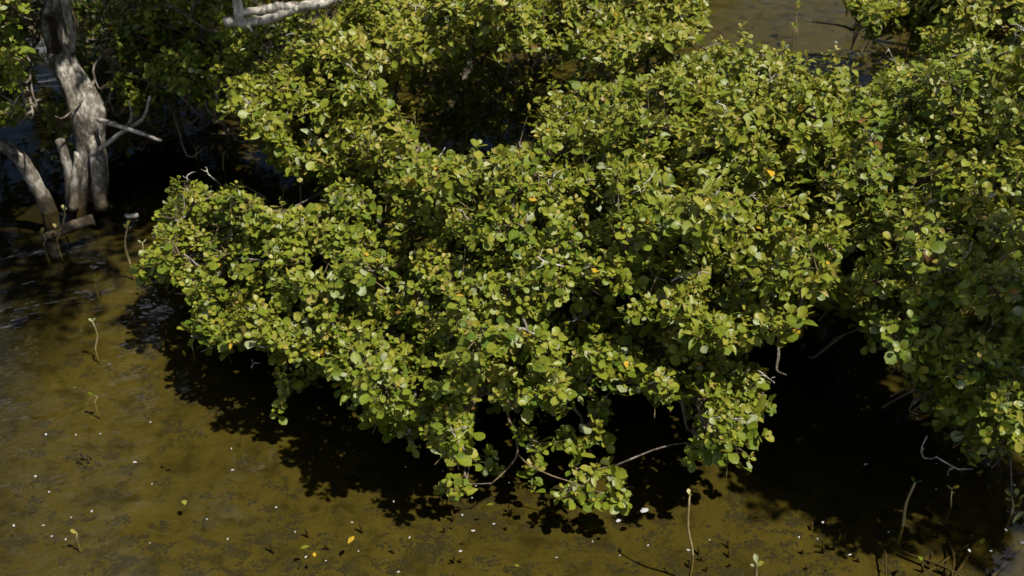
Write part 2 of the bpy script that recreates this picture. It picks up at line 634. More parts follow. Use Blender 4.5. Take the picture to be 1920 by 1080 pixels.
class Tree:
    def __init__(self, root, hub, label, mix, lance, size, group='mangroves growing in the shallow water'):
        self.root, self.hub = np.array(root, float), np.array(hub, float)
        self.obj = thing('mangrove_tree', label, 'tree', tuple(self.root), group)
        self.mix, self.lance, self.size = mix, lance, size
        self.lv, self.tw = Leaves(), Tubes()
        self.nodes = [self.hub]
        self.clip = None
        self.pads = []

    def part(self, name, tubes, mat):
        return link(name, tubes.mesh(name, mat, self.root), self.obj)

    def trunk(self, radius=0.06, bend=0.1, mat=None):
        mid = (self.root + self.hub) / 2 + rng.normal(size=3) * np.array((bend, bend, 0.02))
        low = self.root + np.array((0, 0, -0.25))
        pts = spline([low, mid, self.hub], 12)
        t = Tubes()
        t.add(pts, np.linspace(radius * 1.35, radius * 0.8, 12), 10, 0.05)
        self.part('trunk', t, mat or M_BRANCH)

    def pad(self, c, r, flat=0.6, density=1.0, normal=None, pairs=3, thick=0.008, mix=None, spread=0.0455):
        out = c - self.hub
        out[2] = 0
        out = unit(out) if np.linalg.norm(out) > 0.05 else np.zeros(3)
        n = unit(Z3 + out * 0.35 + rng.normal(size=3) * 0.30) if normal is None else unit(normal)
        a = unit(np.cross(n, (0.2, 0.9, 0.1)))
        b = np.cross(n, a)
        foot = c - n * r * 0.55 - out * r * 0.55
        foot[2] = max(foot[2], 0.06)
        # limb from the nearest node of the frame
        nd = np.array(self.nodes)
        cost = np.linalg.norm(nd - foot, axis=1) + 0.35 * np.linalg.norm(nd - self.hub, axis=1)
        start = nd[int(np.argmin(cost))]
        ln = np.linalg.norm(foot - start)
        mid = (start + foot) / 2 + rng.normal(size=3) * 0.10 * ln + np.array((0, 0, 0.04 * ln))
        pts = spline([start, mid, foot, c - n * r * 0.15], 9)
        t = Tubes()
        t.add(pts, np.linspace(thick * (1 + 0.5 * ln), thick * 0.4, 9), 6, 0.05)
        self.part('branch', t, M_BRANCH)
        self.nodes += [pts[4], foot]
        padmix = (self.mix if mix is None else mix) + rng.normal() * 0.16
        count = int(density * 2.6 * (r / spread) ** 2)
        pos = []
        for _ in range(count * 4):
            if len(pos) >= count:
                break
            th, q = rng.random() * 2 * math.pi, math.sqrt(rng.random()) * 1.08
            if q > 0.75 + 0.35 * math.sin(3 * th + r * 90) * 0.6 + 0.15:
                continue
            h = flat * (1 - q * q) + rng.normal() * 0.10 - (0.35 * rng.random() if rng.random() < 0.3 else 0)
            p = c + (a * math.cos(th) + b * math.sin(th)) * r * q + n * r * h
            if p[2] < 0.05:
                continue
            if self.clip is not None:
                qx, qy, _d = project(p[None])
                if not all(inside(self.clip, qx[0] + ex, qy[0] + ey) for ex, ey in ((-13, 0), (13, 0), (0, -10), (0, 13))):
                    continue
            if pos and min(np.sum((np.array(pos) - p) ** 2, axis=1)) < (spread * 0.72) ** 2:
                continue
            pos.append(p)
            rad = (a * math.cos(th) + b * math.sin(th)) * q
            ax = unit(n * 0.75 + rad * 0.75 + Z3 * 0.35 + rng.normal(size=3) * 0.3)
            rosette(self.lv, p, ax, self.size * rng.uniform(0.8, 1.15), padmix, self.lance, pairs)
            if rng.random() < 0.7:
                tip_buds(self.lv, p, ax, self.size)
            k = 0.45 * rng.random()
            s = foot * (1 - k) + c * k
            m2 = (s + p) / 2 + rad * r * 0.15 - n * r * 0.1
            self.tw.add(spline([s, m2, p - ax * 0.004], 5), np.linspace(0.0042, 0.0018, 5), 3, 0, False)
            if rng.random() < 0.45:                         # an older pair lower on the twig
                rosette(self.lv, p - ax * 0.045, unit(ax + rng.normal(size=3) * 0.3), self.size * 0.95, padmix - 0.25, self.lance, 1)

    def shoot(self, c, n):
        """a single leafy shoot that stands out of the crown"""
        ax = unit(n * 0.6 + Z3 * 0.7 + rng.normal(size=3) * 0.45)
        ln = rng.uniform(0.07, 0.15)
        e = c + ax * ln
        if self.clip is not None:
            qx, qy, _d = project(e[None])
            if not inside(self.clip, qx[0], qy[0] + 12):
                return
        self.tw.add(spline([c - ax * 0.06, c + ax * ln * 0.5 + rng.normal(size=3) * 0.006, e], 5), np.linspace(0.0036, 0.0018, 5), 3, 0, False)
        mx = self.mix + rng.normal() * 0.15
        rosette(self.lv, e, ax, self.size * 0.95, mx + 0.15, self.lance, 3)
        for k in range(int(rng.integers(1, 3))):
            rosette(self.lv, e - ax * (0.035 * (k + 1)), ax + rng.normal(size=3) * 0.1, self.size, mx, self.lance, 1)

    def fringe(self, poly, ctrl, n, below=True):
        """shoots and small tufts that break the edge of the crown"""
        q = np.array(poly + poly[:1], float)
        for _ in range(n):
            i = int(rng.integers(len(poly)))
            px, py = q[i] + (q[i + 1] - q[i]) * rng.random() + rng.normal(size=2) * 9
            if not (-60 < px < 1980 and -60 < py < 1000):
                continue
            c = P(px, py, max(0.12, idw(ctrl, px, py) + rng.normal() * 0.04))
            if rng.random() < 0.5:
                self.shoot(c - Z3 * 0.05, Z3)
            elif below:
                self.pad(c, rng.uniform(0.03, 0.055), spread=0.048, thick=0.004)

    def canopy(self, pads, density=1.0, under=0.3, clip=None, **kw):
        self.clip = clip
        pads = sorted(pads, key=lambda q: np.linalg.norm(q[0] - self.hub))
        for c, r in pads:
            self.pad(c, r, density=density, **kw)
            if rng.random() < 0.13:
                dead_sprig(self, c + Z3 * r * 0.55, rng.uniform(0.06, 0.14), (rng.normal() * 0.6, -0.2, 0.6))
            if rng.random() < 0.55:
                self.shoot(c + rng.normal(size=3) * r * 0.5, Z3)
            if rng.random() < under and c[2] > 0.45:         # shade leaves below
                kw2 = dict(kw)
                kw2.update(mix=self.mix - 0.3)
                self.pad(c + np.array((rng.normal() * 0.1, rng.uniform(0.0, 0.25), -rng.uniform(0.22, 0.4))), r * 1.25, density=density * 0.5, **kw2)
        self.clip = None

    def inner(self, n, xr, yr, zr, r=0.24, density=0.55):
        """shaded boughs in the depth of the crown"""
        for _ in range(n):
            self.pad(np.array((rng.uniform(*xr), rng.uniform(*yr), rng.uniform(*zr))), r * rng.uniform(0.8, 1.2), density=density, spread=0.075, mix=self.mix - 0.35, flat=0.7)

    def finish(self):
        self.part('twigs', self.tw, M_TWIG)['kind'] = 'stuff'
        TREES.append(self)


TREES = []


def dead_sprig(tree, c, size, lean):
    """bleached forked twig of a tree"""
    t = Tubes()
    c = np.array(c, float)
    d0 = unit(np.array(lean) + rng.normal(size=3) * 0.2)
    pts = spline([c - d0 * size * 0.6, c + rng.normal(size=3) * size * 0.08, c + d0 * size * 0.5], 6)
    t.add(pts, np.linspace(0.0048, 0.003, 6) * (0.7 + size), 4, 0.1)
    for i in range(int(rng.integers(2, 5))):
        s = pts[int(rng.integers(2, 6))]
        d = unit(d0 + rng.normal(size=3) * 0.8)
        e = s + d * size * rng.uniform(0.25, 0.55)
        t.add(spline([s, (s + e) / 2 + rng.normal(size=3) * size * 0.07, e], 5), np.linspace(0.0034, 0.0016, 5) * (0.7 + size), 4, 0.1)
    tree.part('dead_twig', t, M_DEAD)


# ------------------------------------------------------------------ water and bed
def grid_sheet(name, xs, ys, zf, mat):
    X, Y = np.meshgrid(xs, ys)
    Zv = zf(X, Y)
    v = np.stack([X.ravel(), Y.ravel(), Zv.ravel()], 1)
    nx, ny = len(xs), len(ys)
    f = [(j * nx + i, j * nx + i + 1, (j + 1) * nx + i + 1, (j + 1) * nx + i) for j in range(ny - 1) for i in range(nx - 1)]
    return mesh_from(name, v, f, mat)


_ph = rng.random((14, 3)) * 6.28
_fr = np.stack([rng.uniform(0.6, 5.5, 14), rng.uniform(0, 6.28, 14)], 1)


def bed_z(X, Y):
    z = np.full_like(np.asarray(X, float), -0.11)
    for (f, a), ph in zip(_fr, _ph):
        z = z + 0.020 / (0.6 + f * 0.5) * np.sin(f * (X * math.cos(a) + Y * math.sin(a)) + ph[0])
    z = np.minimum(z, -0.045)
    return z - 0.05 / (1 + np.exp((np.asarray(X, float) + 2.5) * 9.0))


far = np.array([-600, -200, -60, -20])
xs = np.concatenate([far, np.linspace(-8, 8, 150), -far[::-1]])
ys = np.concatenate([far, np.linspace(-4, 16, 190), np.array([30, 80, 240, 700])])
bed = link('seabed', grid_sheet('seabed', xs, ys, bed_z, M_BED))
bed['kind'] = 'structure'
wx = np.array([-600, -8, 8, 600.0])
water = link('water', grid_sheet('water', wx, np.array([-600, -4, 16, 700.0]), lambda X, Y: X * 0.0, M_WATER))
water['kind'] = 'structure'

# ------------------------------------------------------------------ the trees
# left: the old trunk with its leaning stem
LR = P(158, 372, 0.0)
left = Tree(LR, PY(100, -60, LR[1] + 0.1), 'old mangrove with thick pale hollow trunk at upper left', 0.1, 0.3, 0.054)
tp = [PY(155, 400, LR[1]), PY(165, 330, LR[1]), PY(167, 265, LR[1]), PY(163, 210, LR[1]), PY(146, 165, LR[1] + 0.02),
      PY(122, 120, LR[1] + 0.03), PY(106, 80, LR[1] + 0.04), PY(100, 40, LR[1] + 0.05), PY(104, 0, LR[1] + 0.06), PY(108, -90, LR[1] + 0.1)]
tr_r = [0.095, 0.082, 0.078, 0.100, 0.088, 0.070, 0.066, 0.068, 0.058, 0.052]
pr = spline(np.column_stack([tp, tr_r]), 64)


def build_left_trunk():
    n, sides = len(pr), 36
    v, f, hol = [], [], []
    for i in range(n):
        c, r0 = pr[i, :3], pr[i, 3]
        u = i / (n - 1)
        for k in range(sides):
            th = 2 * math.pi * k / sides
            dx, dy = math.cos(th), math.sin(th)
            r = r0 * (1 + 0.09 * math.sin(3 * th + 4 * u) + 0.06 * math.sin(7 * th - 9 * u) + 0.03 * math.sin(13 * th + 30 * u) + rng.normal() * 0.012)
            if u < 0.28:                                     # buttress flutes that run out into the roots
                r *= 1 + (0.28 - u) * 1.5 * max(0.0, math.sin(3 * th + 0.6)) - (0.28 - u) * 1.3 * max(0.0, -math.sin(3 * th + 0.6))
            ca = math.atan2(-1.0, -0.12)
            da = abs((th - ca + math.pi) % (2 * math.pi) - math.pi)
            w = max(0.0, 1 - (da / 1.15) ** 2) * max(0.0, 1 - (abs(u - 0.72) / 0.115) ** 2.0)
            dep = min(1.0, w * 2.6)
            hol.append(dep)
            v.append(c + np.array((dx, dy, 0)) * r * (1 - 0.85 * dep))
    fo, fi = [], []
    for i in range(n - 1):
        for k in range(sides):
            k2 = (k + 1) % sides
            q = (i * sides + k, i * sides + k2, (i + 1) * sides + k2, (i + 1) * sides + k)
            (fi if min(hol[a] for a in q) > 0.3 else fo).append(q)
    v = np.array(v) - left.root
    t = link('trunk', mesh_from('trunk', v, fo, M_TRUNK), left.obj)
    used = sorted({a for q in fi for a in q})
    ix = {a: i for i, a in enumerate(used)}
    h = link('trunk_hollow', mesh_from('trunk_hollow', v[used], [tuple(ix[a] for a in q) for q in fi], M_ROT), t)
    h['label'] = 'dark rotten hollow in the pale trunk'


build_left_trunk()
yl = LR[1]
for pts, r0, r1 in (
        ([PY(172, 255, yl - 0.03), PY(184, 300, yl - 0.09), PY(186, 345, yl - 0.12), PY(192, 392, yl - 0.14)], 0.050, 0.040),
        ([PY(150, 285, yl - 0.05), PY(146, 320, yl - 0.10), PY(140, 355, yl - 0.14), PY(138, 395, yl - 0.18)], 0.032, 0.026),
        ([PY(112, 262, yl - 0.08), PY(122, 295, yl - 0.08), PY(130, 330, yl - 0.08), PY(133, 385, yl - 0.08)], 0.026, 0.030)):
    t = Tubes()
    t.add(spline(pts, 14), np.linspace(r0, r1, 14), 10, 0.06)
    left.part('root', t, M_TRUNK)
t = Tubes()
t.add(spline([PY(-70, 268, yl - 0.2), PY(0, 270, yl - 0.18), PY(35, 295, yl - 0.16), PY(62, 335, yl - 0.14), PY(88, 385, yl - 0.14), PY(100, 430, yl - 0.14)], 22),
      np.linspace(0.035, 0.048, 22), 12, 0.06)
left.part('leaning_stem', t, M_TRUNK)
# bare limbs beside the trunk
for pts, r0, r1 in (
        ([PY(170, 292, yl - 0.1), PY(200, 270, yl - 0.16), PY(232, 245, yl - 0.2), PY(268, 222, yl - 0.22), PY(281, 180, yl - 0.22)], 0.016, 0.007),
        ([PY(232, 245, yl - 0.2), PY(246, 222, yl - 0.25), PY(242, 190, yl - 0.27)], 0.012, 0.004),
        ([PY(185, 225, yl - 0.08), PY(222, 236, yl - 0.28), PY(256, 247, yl - 0.34), PY(303, 264, yl - 0.36)], 0.015, 0.009),
        ([PY(134, 96, yl + 0.02), PY(136, 60, yl - 0.02), PY(124, 18, yl - 0.08), PY(122, -60, yl - 0.10)], 0.020, 0.020)):
    t = Tubes()
    t.add(spline(pts, 16), np.linspace(r0, r1, 16), 8, 0.13)
    left.part('dead_branch', t, M_DEAD)
pa = [(195, -60), (640, -60), (600, 20), (480, 100), (425, 130), (425, 225), (350, 170), (262, 215), (205, 150)]
ca = [(300, 0, 1.02), (300, 100, 0.70), (300, 200, 0.40), (500, 0, 1.1), (500, 100, 0.8)]
left.nodes.append(PY(180, 60, yl - 0.1))
left.canopy(canopy_pads(pa, ca, 0.155, 0.125, 0.08, holes=[[(440, -90), (640, -90), (640, 32), (520, 60), (440, 60)]]), 0.95, 0.2, clip=pa)
pb = [(-120, -60), (70, -60), (62, 50), (48, 110), (42, 225), (-120, 245)]
cb = [(0, 0, 1.2), (0, 100, 0.95), (0, 200, 0.7)]
left.canopy(canopy_pads(pb, cb, 0.15, 0.12, 0.06), 0.9, 0.1, clip=pb)
for _ in range(64):                                         # the crown above the frame
    c = np.array((rng.uniform(-2.9, -0.8), rng.uniform(4.7, 8.6), rng.uniform(1.65, 2.6)))
    if (c[1] > 6.6 and c[0] < -2.5) or project(c[None])[1][0] > -70:
        continue
    if any(np.linalg.norm(np.cross(c - q, np.array(to_sun))) < 0.30 for q in (PY(178, 205, LR[1]), PY(175, 275, LR[1]), PY(45, 305, LR[1] - 0.15), PY(120, 300, LR[1]))):
        continue                                            # gaps through which the sun reaches the trunk
    left.pad(c, 0.30, density=0.75, spread=0.082)
for poly, zt, n in (([(200, 270), (395, 240), (370, 340), (300, 400), (200, 440)], 0.0, 22), ([(190, -60), (430, -60), (400, 210), (205, 220)], 0.7, 26), ([(-80, 60), (70, 60), (110, 250), (-80, 260)], 0.35, 14), ([(-60, 420), (90, 445), (200, 450), (225, 520), (150, 600), (60, 560), (-60, 520)], 0.0, 13)):
    for _ in range(n * 8):
        px, py = rng.uniform(-80, 430), rng.uniform(-60, 600)
        if n <= 0 or not inside(poly, px, py):
            continue
        tg = P(px, py, zt)
        c = tg + np.array(to_sun) * (rng.uniform(1.75, 2.5) - zt) / to_sun[2]
        if project(c[None])[1][0] > -70 or any(np.linalg.norm(np.cross(c - q, np.array(to_sun))) < 0.26 for q in (PY(178, 205, LR[1]), PY(175, 275, LR[1]), PY(45, 305, LR[1] - 0.15))):
            continue
        n -= 1
        left.pad(c, 0.26, density=0.8, spread=0.08)
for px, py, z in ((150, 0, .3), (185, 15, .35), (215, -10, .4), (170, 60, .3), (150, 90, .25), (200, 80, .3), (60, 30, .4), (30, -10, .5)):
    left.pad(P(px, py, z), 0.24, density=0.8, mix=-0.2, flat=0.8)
left.inner(22, (-3.7, -2.3), (6.2, 7.2), (0.12, 0.85), 0.24, 0.75)
left.inner(26, (-3.0, -0.6), (6.9, 8.6), (0.3, 1.2), 0.26, 0.7)
left.inner(16, (-2.7, -0.6), (7.7, 8.8), (1.0, 2.0), 0.3, 0.7)
for px, py, z, s in ((360, 15, 1.0, 0.14), (310, 95, 0.75, 0.1), (350, 145, 0.6, 0.1)):
    dead_sprig(left, P(px, py, z + 0.05), s, (0.7, 0, 0.5))
left.finish()

# behind: yellow-green crown along the top
back = Tree(P(760, 175, 0.0) + np.array((0.35, 0.2, 0)), P(760, 175, 0.0) + np.array((0.35, 0.3, 0.55)), 'yellowish mangrove behind the dark gap, a bare grey limb at its top', 0.62, 0.55, 0.055)
back.trunk(0.055)
LIMB = [[(385, -90), (640, -90), (640, 32), (520, 62), (470, 85), (385, 75)]]
pk = [(415, 150), (470, 120), (560, 70), (640, 15), (660, -70), (1330, -70), (1335, 30), (1290, 85), (1190, 100), (1150, 150), (1060, 105), (960, 95),
      (860, 105), (780, 120), (740, 150), (735, 195), (785, 255), (800, 310), (700, 330), (560, 335), (500, 295), (460, 230)]
ck = [(600, 300, 0.55), (450, 150, 0.80), (700, 200, 0.78), (700, 50, 1.08), (1200, 50, 1.05), (1000, 100, 0.9), (900, -40, 1.3)]
back.canopy(canopy_pads(pk, ck, 0.152, 0.118, 0.095, holes=LIMB), 0.9, 0.2, clip=pk)
back.inner(44, (-1.5, 0.95), (6.3, 7.9), (0.25, 1.0))
for px, py, z in ((860, 150, 0.5), (960, 170, 0.45), (1080, 180, 0.5), (1200, 130, 0.6), (900, 220, 0.3), (1290, 130, 0.55), (820, 160, 0.55), (1010, 140, 0.55), (1130, 150, 0.6), (830, 215, .3), (870, 190, .4), (930, 200, .42), (980, 215, .3), (1010, 190, .4), (950, 150, .55), (900, 130, .6), (1040, 210, .35), (860, 245, .2), (940, 245, .2)):
    back.pad(P(px, py, z), 0.16, density=0.6, mix=-0.1)
for px, py, z in ((770, 150, .75), (800, 175, .7), (900, 140, .75), (985, 150, .75), (1010, 175, .7), (860, 125, .8), (950, 185, .55), (880, 215, .45), (1030, 130, .85), (765, 205, .7)):
    back.pad(P(px, py, z), 0.055, spread=0.05, thick=0.005)
yb = P(520, 30, 1.15)[1] - 0.35
for pts, r0, r1 in (
        ([PY(640, -6, yb + 0.25), PY(605, 6, yb), PY(560, 14, yb), PY(510, 34, yb), PY(465, 42, yb), PY(420, 40, yb)], 0.025, 0.024),
        ([PY(560, 14, yb), PY(520, 14, yb + 0.02), PY(480, 20, yb + 0.02), PY(445, 26, yb)], 0.026, 0.018),
        ([PY(450, 40, yb), PY(446, 15, yb), PY(446, -50, yb + 0.05)], 0.027, 0.024),
        ([PY(455, 44, yb), PY(468, 52, yb - 0.03), PY(472, 60, yb - 0.05)], 0.012, 0.006)):
    t = Tubes()
    t.add(spline(pts, 22), np.linspace(r0, r1, 22), 10, 0.13)
    back.part('dead_branch', t, M_DEAD)
for px, py, z, s in ((535, 205, .85, .16), (500, 140, .85, .14), (590, 30, 1.1, .12), (690, 60, 1.08, .1), (720, 215, .75, .12), (700, 145, .9, .13), (660, 290, .6, .15), (600, 165, .85, .1),
                     (810, 110, .85, .12), (955, 125, .8, .14), (1010, 120, .75, .12), (970, 155, .65, .12)):
    dead_sprig(back, P(px, py, z + 0.06), s, (0.3, -0.1, 0.7))
back.fringe(pk, ck, 46)
back.finish()

# the wide mangrove in front
front = Tree(P(900, 560, 0.0) + np.array((0, 0.55, 0)), P(900, 560, 0.0) + np.array((0.05, 0.45, 0.32)), 'wide green mangrove in the middle, its boughs reaching over the water', 0.30, 0.08, 0.049)
front.trunk(0.06)
pf = [(262, 490), (290, 405), (330, 340), (385, 345), (450, 345), (510, 385), (590, 385), (620, 335), (760, 290), (900, 280), (1000, 268), (1100, 300), (1200, 335),
      (1300, 400), (1290, 450), (1210, 470), (1262, 515), (1240, 580), (1290, 620), (1330, 640), (1410, 675), (1455, 740), (1400, 790), (1390, 845), (1305, 835), (1290, 770), (1225, 740),
      (1180, 705), (1090, 700), (1060, 775), (940, 765), (905, 720), (885, 775), (870, 845), (790, 835), (720, 815), (690, 765), (640, 735), (600, 690), (540, 680),
      (480, 645), (435, 655), (350, 635), (355, 590), (345, 540), (280, 512)]
hf = [[(820, 480), (900, 470), (880, 505), (830, 510)], [(930, 605), (1040, 590), (1050, 625), (960, 640)], [(440, 560), (520, 545), (540, 585), (470, 600)],
      [(690, 600), (790, 590), (800, 640), (720, 650)], [(1070, 640), (1180, 630), (1180, 690), (1080, 690)], [(560, 480), (640, 470), (650, 500), (580, 520)], [(1150, 520), (1240, 540), (1240, 580), (1170, 580)]]
cf = [(300, 450, .32), (350, 350, .45), (400, 620, .22), (520, 640, .30), (600, 500, .62), (560, 390, .6), (800, 810, .22), (900, 600, .66), (700, 680, .4), (900, 300, .98), (1100, 450, .9),
      (1350, 750, .30), (1250, 370, 1.0), (1100, 680, .42), (950, 740, .32)]
front.canopy(canopy_pads(pf, cf, 0.143, 0.110, 0.085, holes=hf), 0.92, 0.2, clip=pf)
for px, py, z, r in ((545, 720, .16, .10), (520, 755, .14, .05), (590, 700, .2, .06), (1440, 755, .28, .05), (1425, 695, .30, .05), (1385, 830, .2, .07), (340, 350, .46, .06), (370, 350, .46, .05), (275, 495, .3, .06),
                     (360, 625, .2, .06), (400, 640, .2, .06), (1115, 750, .25, .06), (1130, 765, .24, .05), (840, 820, .2, .07), (775, 838, .18, .05), (1250, 510, .75, .05), (1225, 500, .75, .07)):
    front.pad(P(px, py, z), r, spread=0.05, thick=0.006)
# the low bough that hangs out over the water
bough = [P(950, 760, .30), P(962, 800, .24), P(970, 850, .17), P(945, 885, .12), P(922, 906, .09)]
t = Tubes()
t.add(spline([front.hub, (front.hub + bough[0]) / 2 + np.array((0, 0, .05))] + bough, 24), np.linspace(0.008, 0.003, 24), 6, 0.05)
t.add(spline([bough[2], P(990, 870, .15), P(1030, 890, .12), P(1075, 905, .10), P(1130, 925, .08)], 14), np.linspace(0.0045, 0.002, 14), 5, 0.05)
t.add(spline([bough[1], P(1010, 830, .2), P(1060, 825, .19), P(1120, 812, .2)], 12), np.linspace(0.0045, 0.002, 12), 5, 0.05)
front.part('branch', t, M_TWIG)
front.size = 0.058
front.nodes = list(spline(bough, 8)) + [P(1030, 890, .12), P(1075, 905, .10), P(1060, 825, .19), P(1130, 925, .08), P(1110, 815, .2)]
for px, py, z, r in ((848, 915, .07, .075), (880, 862, .14, .045), (918, 868, .12, .06), (975, 803, .25, .055), (1010, 838, .18, .05), (1004, 878, .12, .045),
                     (1060, 825, .19, .07), (1090, 838, .18, .06), (1122, 818, .2, .06), (1105, 795, .23, .04), (1082, 878, .13, .045), (1115, 885, .11, .045),
                     (1148, 878, .11, .045), (1062, 935, .08, .06), (1085, 920, .09, .05), (1150, 940, .07, .065), (1160, 922, .09, .05), (1118, 938, .07, .035), (998, 915, .08, .03)):
    front.pad(P(px, py, z), r * 0.85, flat=0.5, normal=Z3 + rng.normal(size=3) * 0.1, spread=0.050, thick=0.003, density=1.7)
for px, py, z, s in ((630, 380, .7, .1), (985, 440, .9, .1), (1180, 390, 1., .14), (1215, 395, 1., .14), (1215, 440, .95, .12), (1240, 555, .75, .1), (1085, 715, .38, .14), (480, 685, .26, .06), (700, 515, .6, .08),
                     (1030, 345, 1.0, .1), (1210, 380, 1.0, .12), (770, 810, .25, .07), (350, 460, .42, .07)):
    dead_sprig(front, P(px, py, z + 0.05), s, (0.4, -0.2, 0.6))
front.fringe(pf, cf, 60)
front.finish()

# right of the middle: upright yellow-green leaves before the open water
mid = Tree(P(1390, 380, 0.0) + np.array((0, 0.6, 0)), P(1390, 380, 0.0) + np.array((0, 0.5, 0.5)), 'yellow-green mangrove with upright leaves, open water behind its crest', 0.48, 0.45, 0.053)
mid.trunk(0.055)
pm = [(1000, 215), (1040, 175), (1100, 150), (1220, 135), (1340, 75), (1400, 85), (1480, 120), (1520, 140), (1590, 130), (1625, 250), (1610, 400), (1580, 490), (1550, 560), (1490, 625),
      (1400, 655), (1300, 640), (1230, 590), (1250, 500), (1290, 450), (1250, 400), (1180, 350), (1070, 310), (990, 290)]
cm = [(1350, 80, 1.02), (1100, 200, .95), (1300, 300, 1.0), (1550, 150, .95), (1450, 600, .5), (1500, 450, .75), (1320, 550, .62), (1050, 290, .8)]
mid.canopy(canopy_pads(pm, cm, 0.150, 0.114, 0.095), 0.9, 0.2, clip=pm)
for px, py, z, s in ((1225, 230, 1., .13), (1200, 215, 1., .14), (1310, 285, 1., .1), (1340, 300, .98, .1), (1405, 160, 1.0, .1), (1530, 230, .98, .1), (1510, 490, .72, .1), (1440, 150, 1., .1), (1540, 180, .95, .1),
                     (1290, 270, .95, .12), (1400, 245, 1., .12), (1465, 215, 1., .1)):
    dead_sprig(mid, P(px, py, z + 0.07), s, (0.3, -0.1, 0.7))
for px in range(1345, 1600, 13):
    py = np.interp(px, [1345, 1400, 1480, 1600], [88, 92, 128, 138]) + rng.normal() * 10
    mid.shoot(P(px, py + 15, 1.0 + rng.normal() * 0.05), Z3)
mid.fringe(pm, cm, 60)
mid.finish()

# right edge, mostly shaded
right = Tree(P(1800, 560, 0.0) + np.array((0.25, 0.75, 0)), P(1800, 560, 0.0) + np.array((0.25, 0.6, 0.45)), 'shaded dark green mangrove along the right edge above black water', 0.28, 0.15, 0.050)
right.trunk(0.06)
pr_ = [(1570, 210), (1650, 130), (1720, 110), (1800, 100), (1990, 70), (1990, 830), (1925, 870), (1890, 815), (1840, 850), (1785, 800), (1730, 730), (1660, 640), (1570, 575), (1530, 520), (1560, 420), (1580, 260)]
cr_ = [(1650, 150, 1.0), (1900, 100, 1.25), (1750, 400, .92), (1580, 530, .62), (1850, 700, .6), (1830, 830, .40), (1950, 500, 1.0), (1950, 830, .45)]
right.canopy(canopy_pads(pr_, cr_, 0.155, 0.114, 0.095), 0.88, 0.25, clip=pr_)
right.inner(12, (1.9, 3.0), (5.4, 6.1), (0.3, 0.7))
for px, py, z, r in ((1825, 830, .3, .05), (1815, 855, .26, .035), (1900, 930, .14, .05), (1570, 520, .6, .08)):
    right.pad(P(px, py, z), r, spread=0.05, thick=0.005)
for px, py, z, s in ((1735, 375, .95, .1), (1510, 500, .7, .1), (1550, 545, .6, .1), (1780, 870, .3, .12), (1890, 555, .9, .09), (1735, 840, .25, .1), (1860, 600, .8, .08)):
    dead_sprig(right, P(px, py, z + 0.05), s, (0.3, -0.2, -0.6))
right.fringe(pr_, cr_, 44)
right.finish()

# upper right, across the open water
TRr = P(1745, 75, 0.0)
topr = Tree(TRr, TRr + np.array((0, 0, 0.9)), 'small mangrove with slim pale trunk beyond the water at upper right', 0.5, 0.55, 0.056)
t = Tubes()
t.add(spline([TRr - Z3 * 0.25, PY(1748, 40, TRr[1]), PY(1738, 0, TRr[1]), PY(1745, -80, TRr[1])], 16), np.linspace(0.045, 0.03, 16), 9, 0.08)
topr.part('trunk', t, M_DEAD)
pt = [(1585, -10), (1600, -80), (1990, -80), (1990, 120), (1900, 120), (1840, 130), (1770, 135), (1740, 90), (1690, 40), (1640, 55), (1610, 40)]
ct = [(1650, 0, .95), (1800, 0, 1.05), (1950, 0, 1.1), (1750, 60, .85), (1850, 110, .75)]
topr.canopy(canopy_pads(pt, ct, 0.165, 0.145, 0.08), 0.9, 0.2, clip=pt)
for px, py, z, s in ((1695, 60, .7, .22), (1712, 50, .7, .25), (1700, 88, .6, .12), (1805, 45, .8, .15)):
    dead_sprig(topr, P(px, py, z), s, (0.1, 0, 0.9))
topr.fringe(pt, ct, 24)
topr.finish()

# a taller neighbour just outside the frame; its crown throws the shade on the right edge
shade = Tree((3.9, 4.0, 0), (3.6, 3.9, 1.5), 'tall mangrove beside the right edge whose crown shades the water', 0.2, 0.2, 0.07)
shade.trunk(0.09)
sd = np.array(to_sun)
for poly, zt, n, rr in (([(1690, 330), (1990, 250), (1990, 640), (1820, 650), (1740, 600), (1620, 540), (1640, 430)], 0.85, 10, 0.16),
                        ([(1450, 700), (1690, 640), (1990, 880), (1990, 1010), (1800, 985), (1560, 960), (1440, 860)], 0.0, 30, 0.20)):
    done = 0
    while done < n:
        px, py = rng.uniform(1430, 1990), rng.uniform(150, 1020)
        if not inside(poly, px, py):
            continue
        done += 1
        tg = P(px, py, zt)
        c = tg + sd * (rng.uniform(1.75, 2.7) - zt) / sd[2]
        qx, qy, _d = project(c[None])
        if qx[0] - 1.3 * rr * FPX / _d[0] < 1930 and qy[0] + 1.3 * rr * FPX / _d[0] > -10:
            continue
        shade.pad(c, rr, density=0.8, spread=0.07)
shade.finish()

# the mangroves on the far side of the channel, mirrored in the water
for x0, y0, h, lab in ((-1.6, 15.2, 4.6, 'tall mangrove on the far side of the channel, westernmost of its row'), (1.7, 14.2, 5.0, 'tall mangrove on the far side of the channel, in the middle of its row'),
                       (6.6, 14.8, 4.4, 'tall mangrove on the far side of the channel, past the gap in its row')):
    fb = Tree((x0, y0, 0), (x0, y0, 1.3), lab, 0.1, 0.3, 0.20, 'mangroves across the channel')
    fb.trunk(0.12)
    for _ in range(40):
        th, q = rng.random() * 6.28, math.sqrt(rng.random())
        z = 0.5 + rng.random() * (h - 0.5)
        w = 1.75 * math.sin(math.pi * min(1.0, 0.22 + 0.72 * z / h))
        fb.pad(np.array((x0 + math.cos(th) * q * w, y0 + math.sin(th) * q * w, z)), 0.55, density=0.7, spread=0.17, thick=0.02)
    fb.finish()

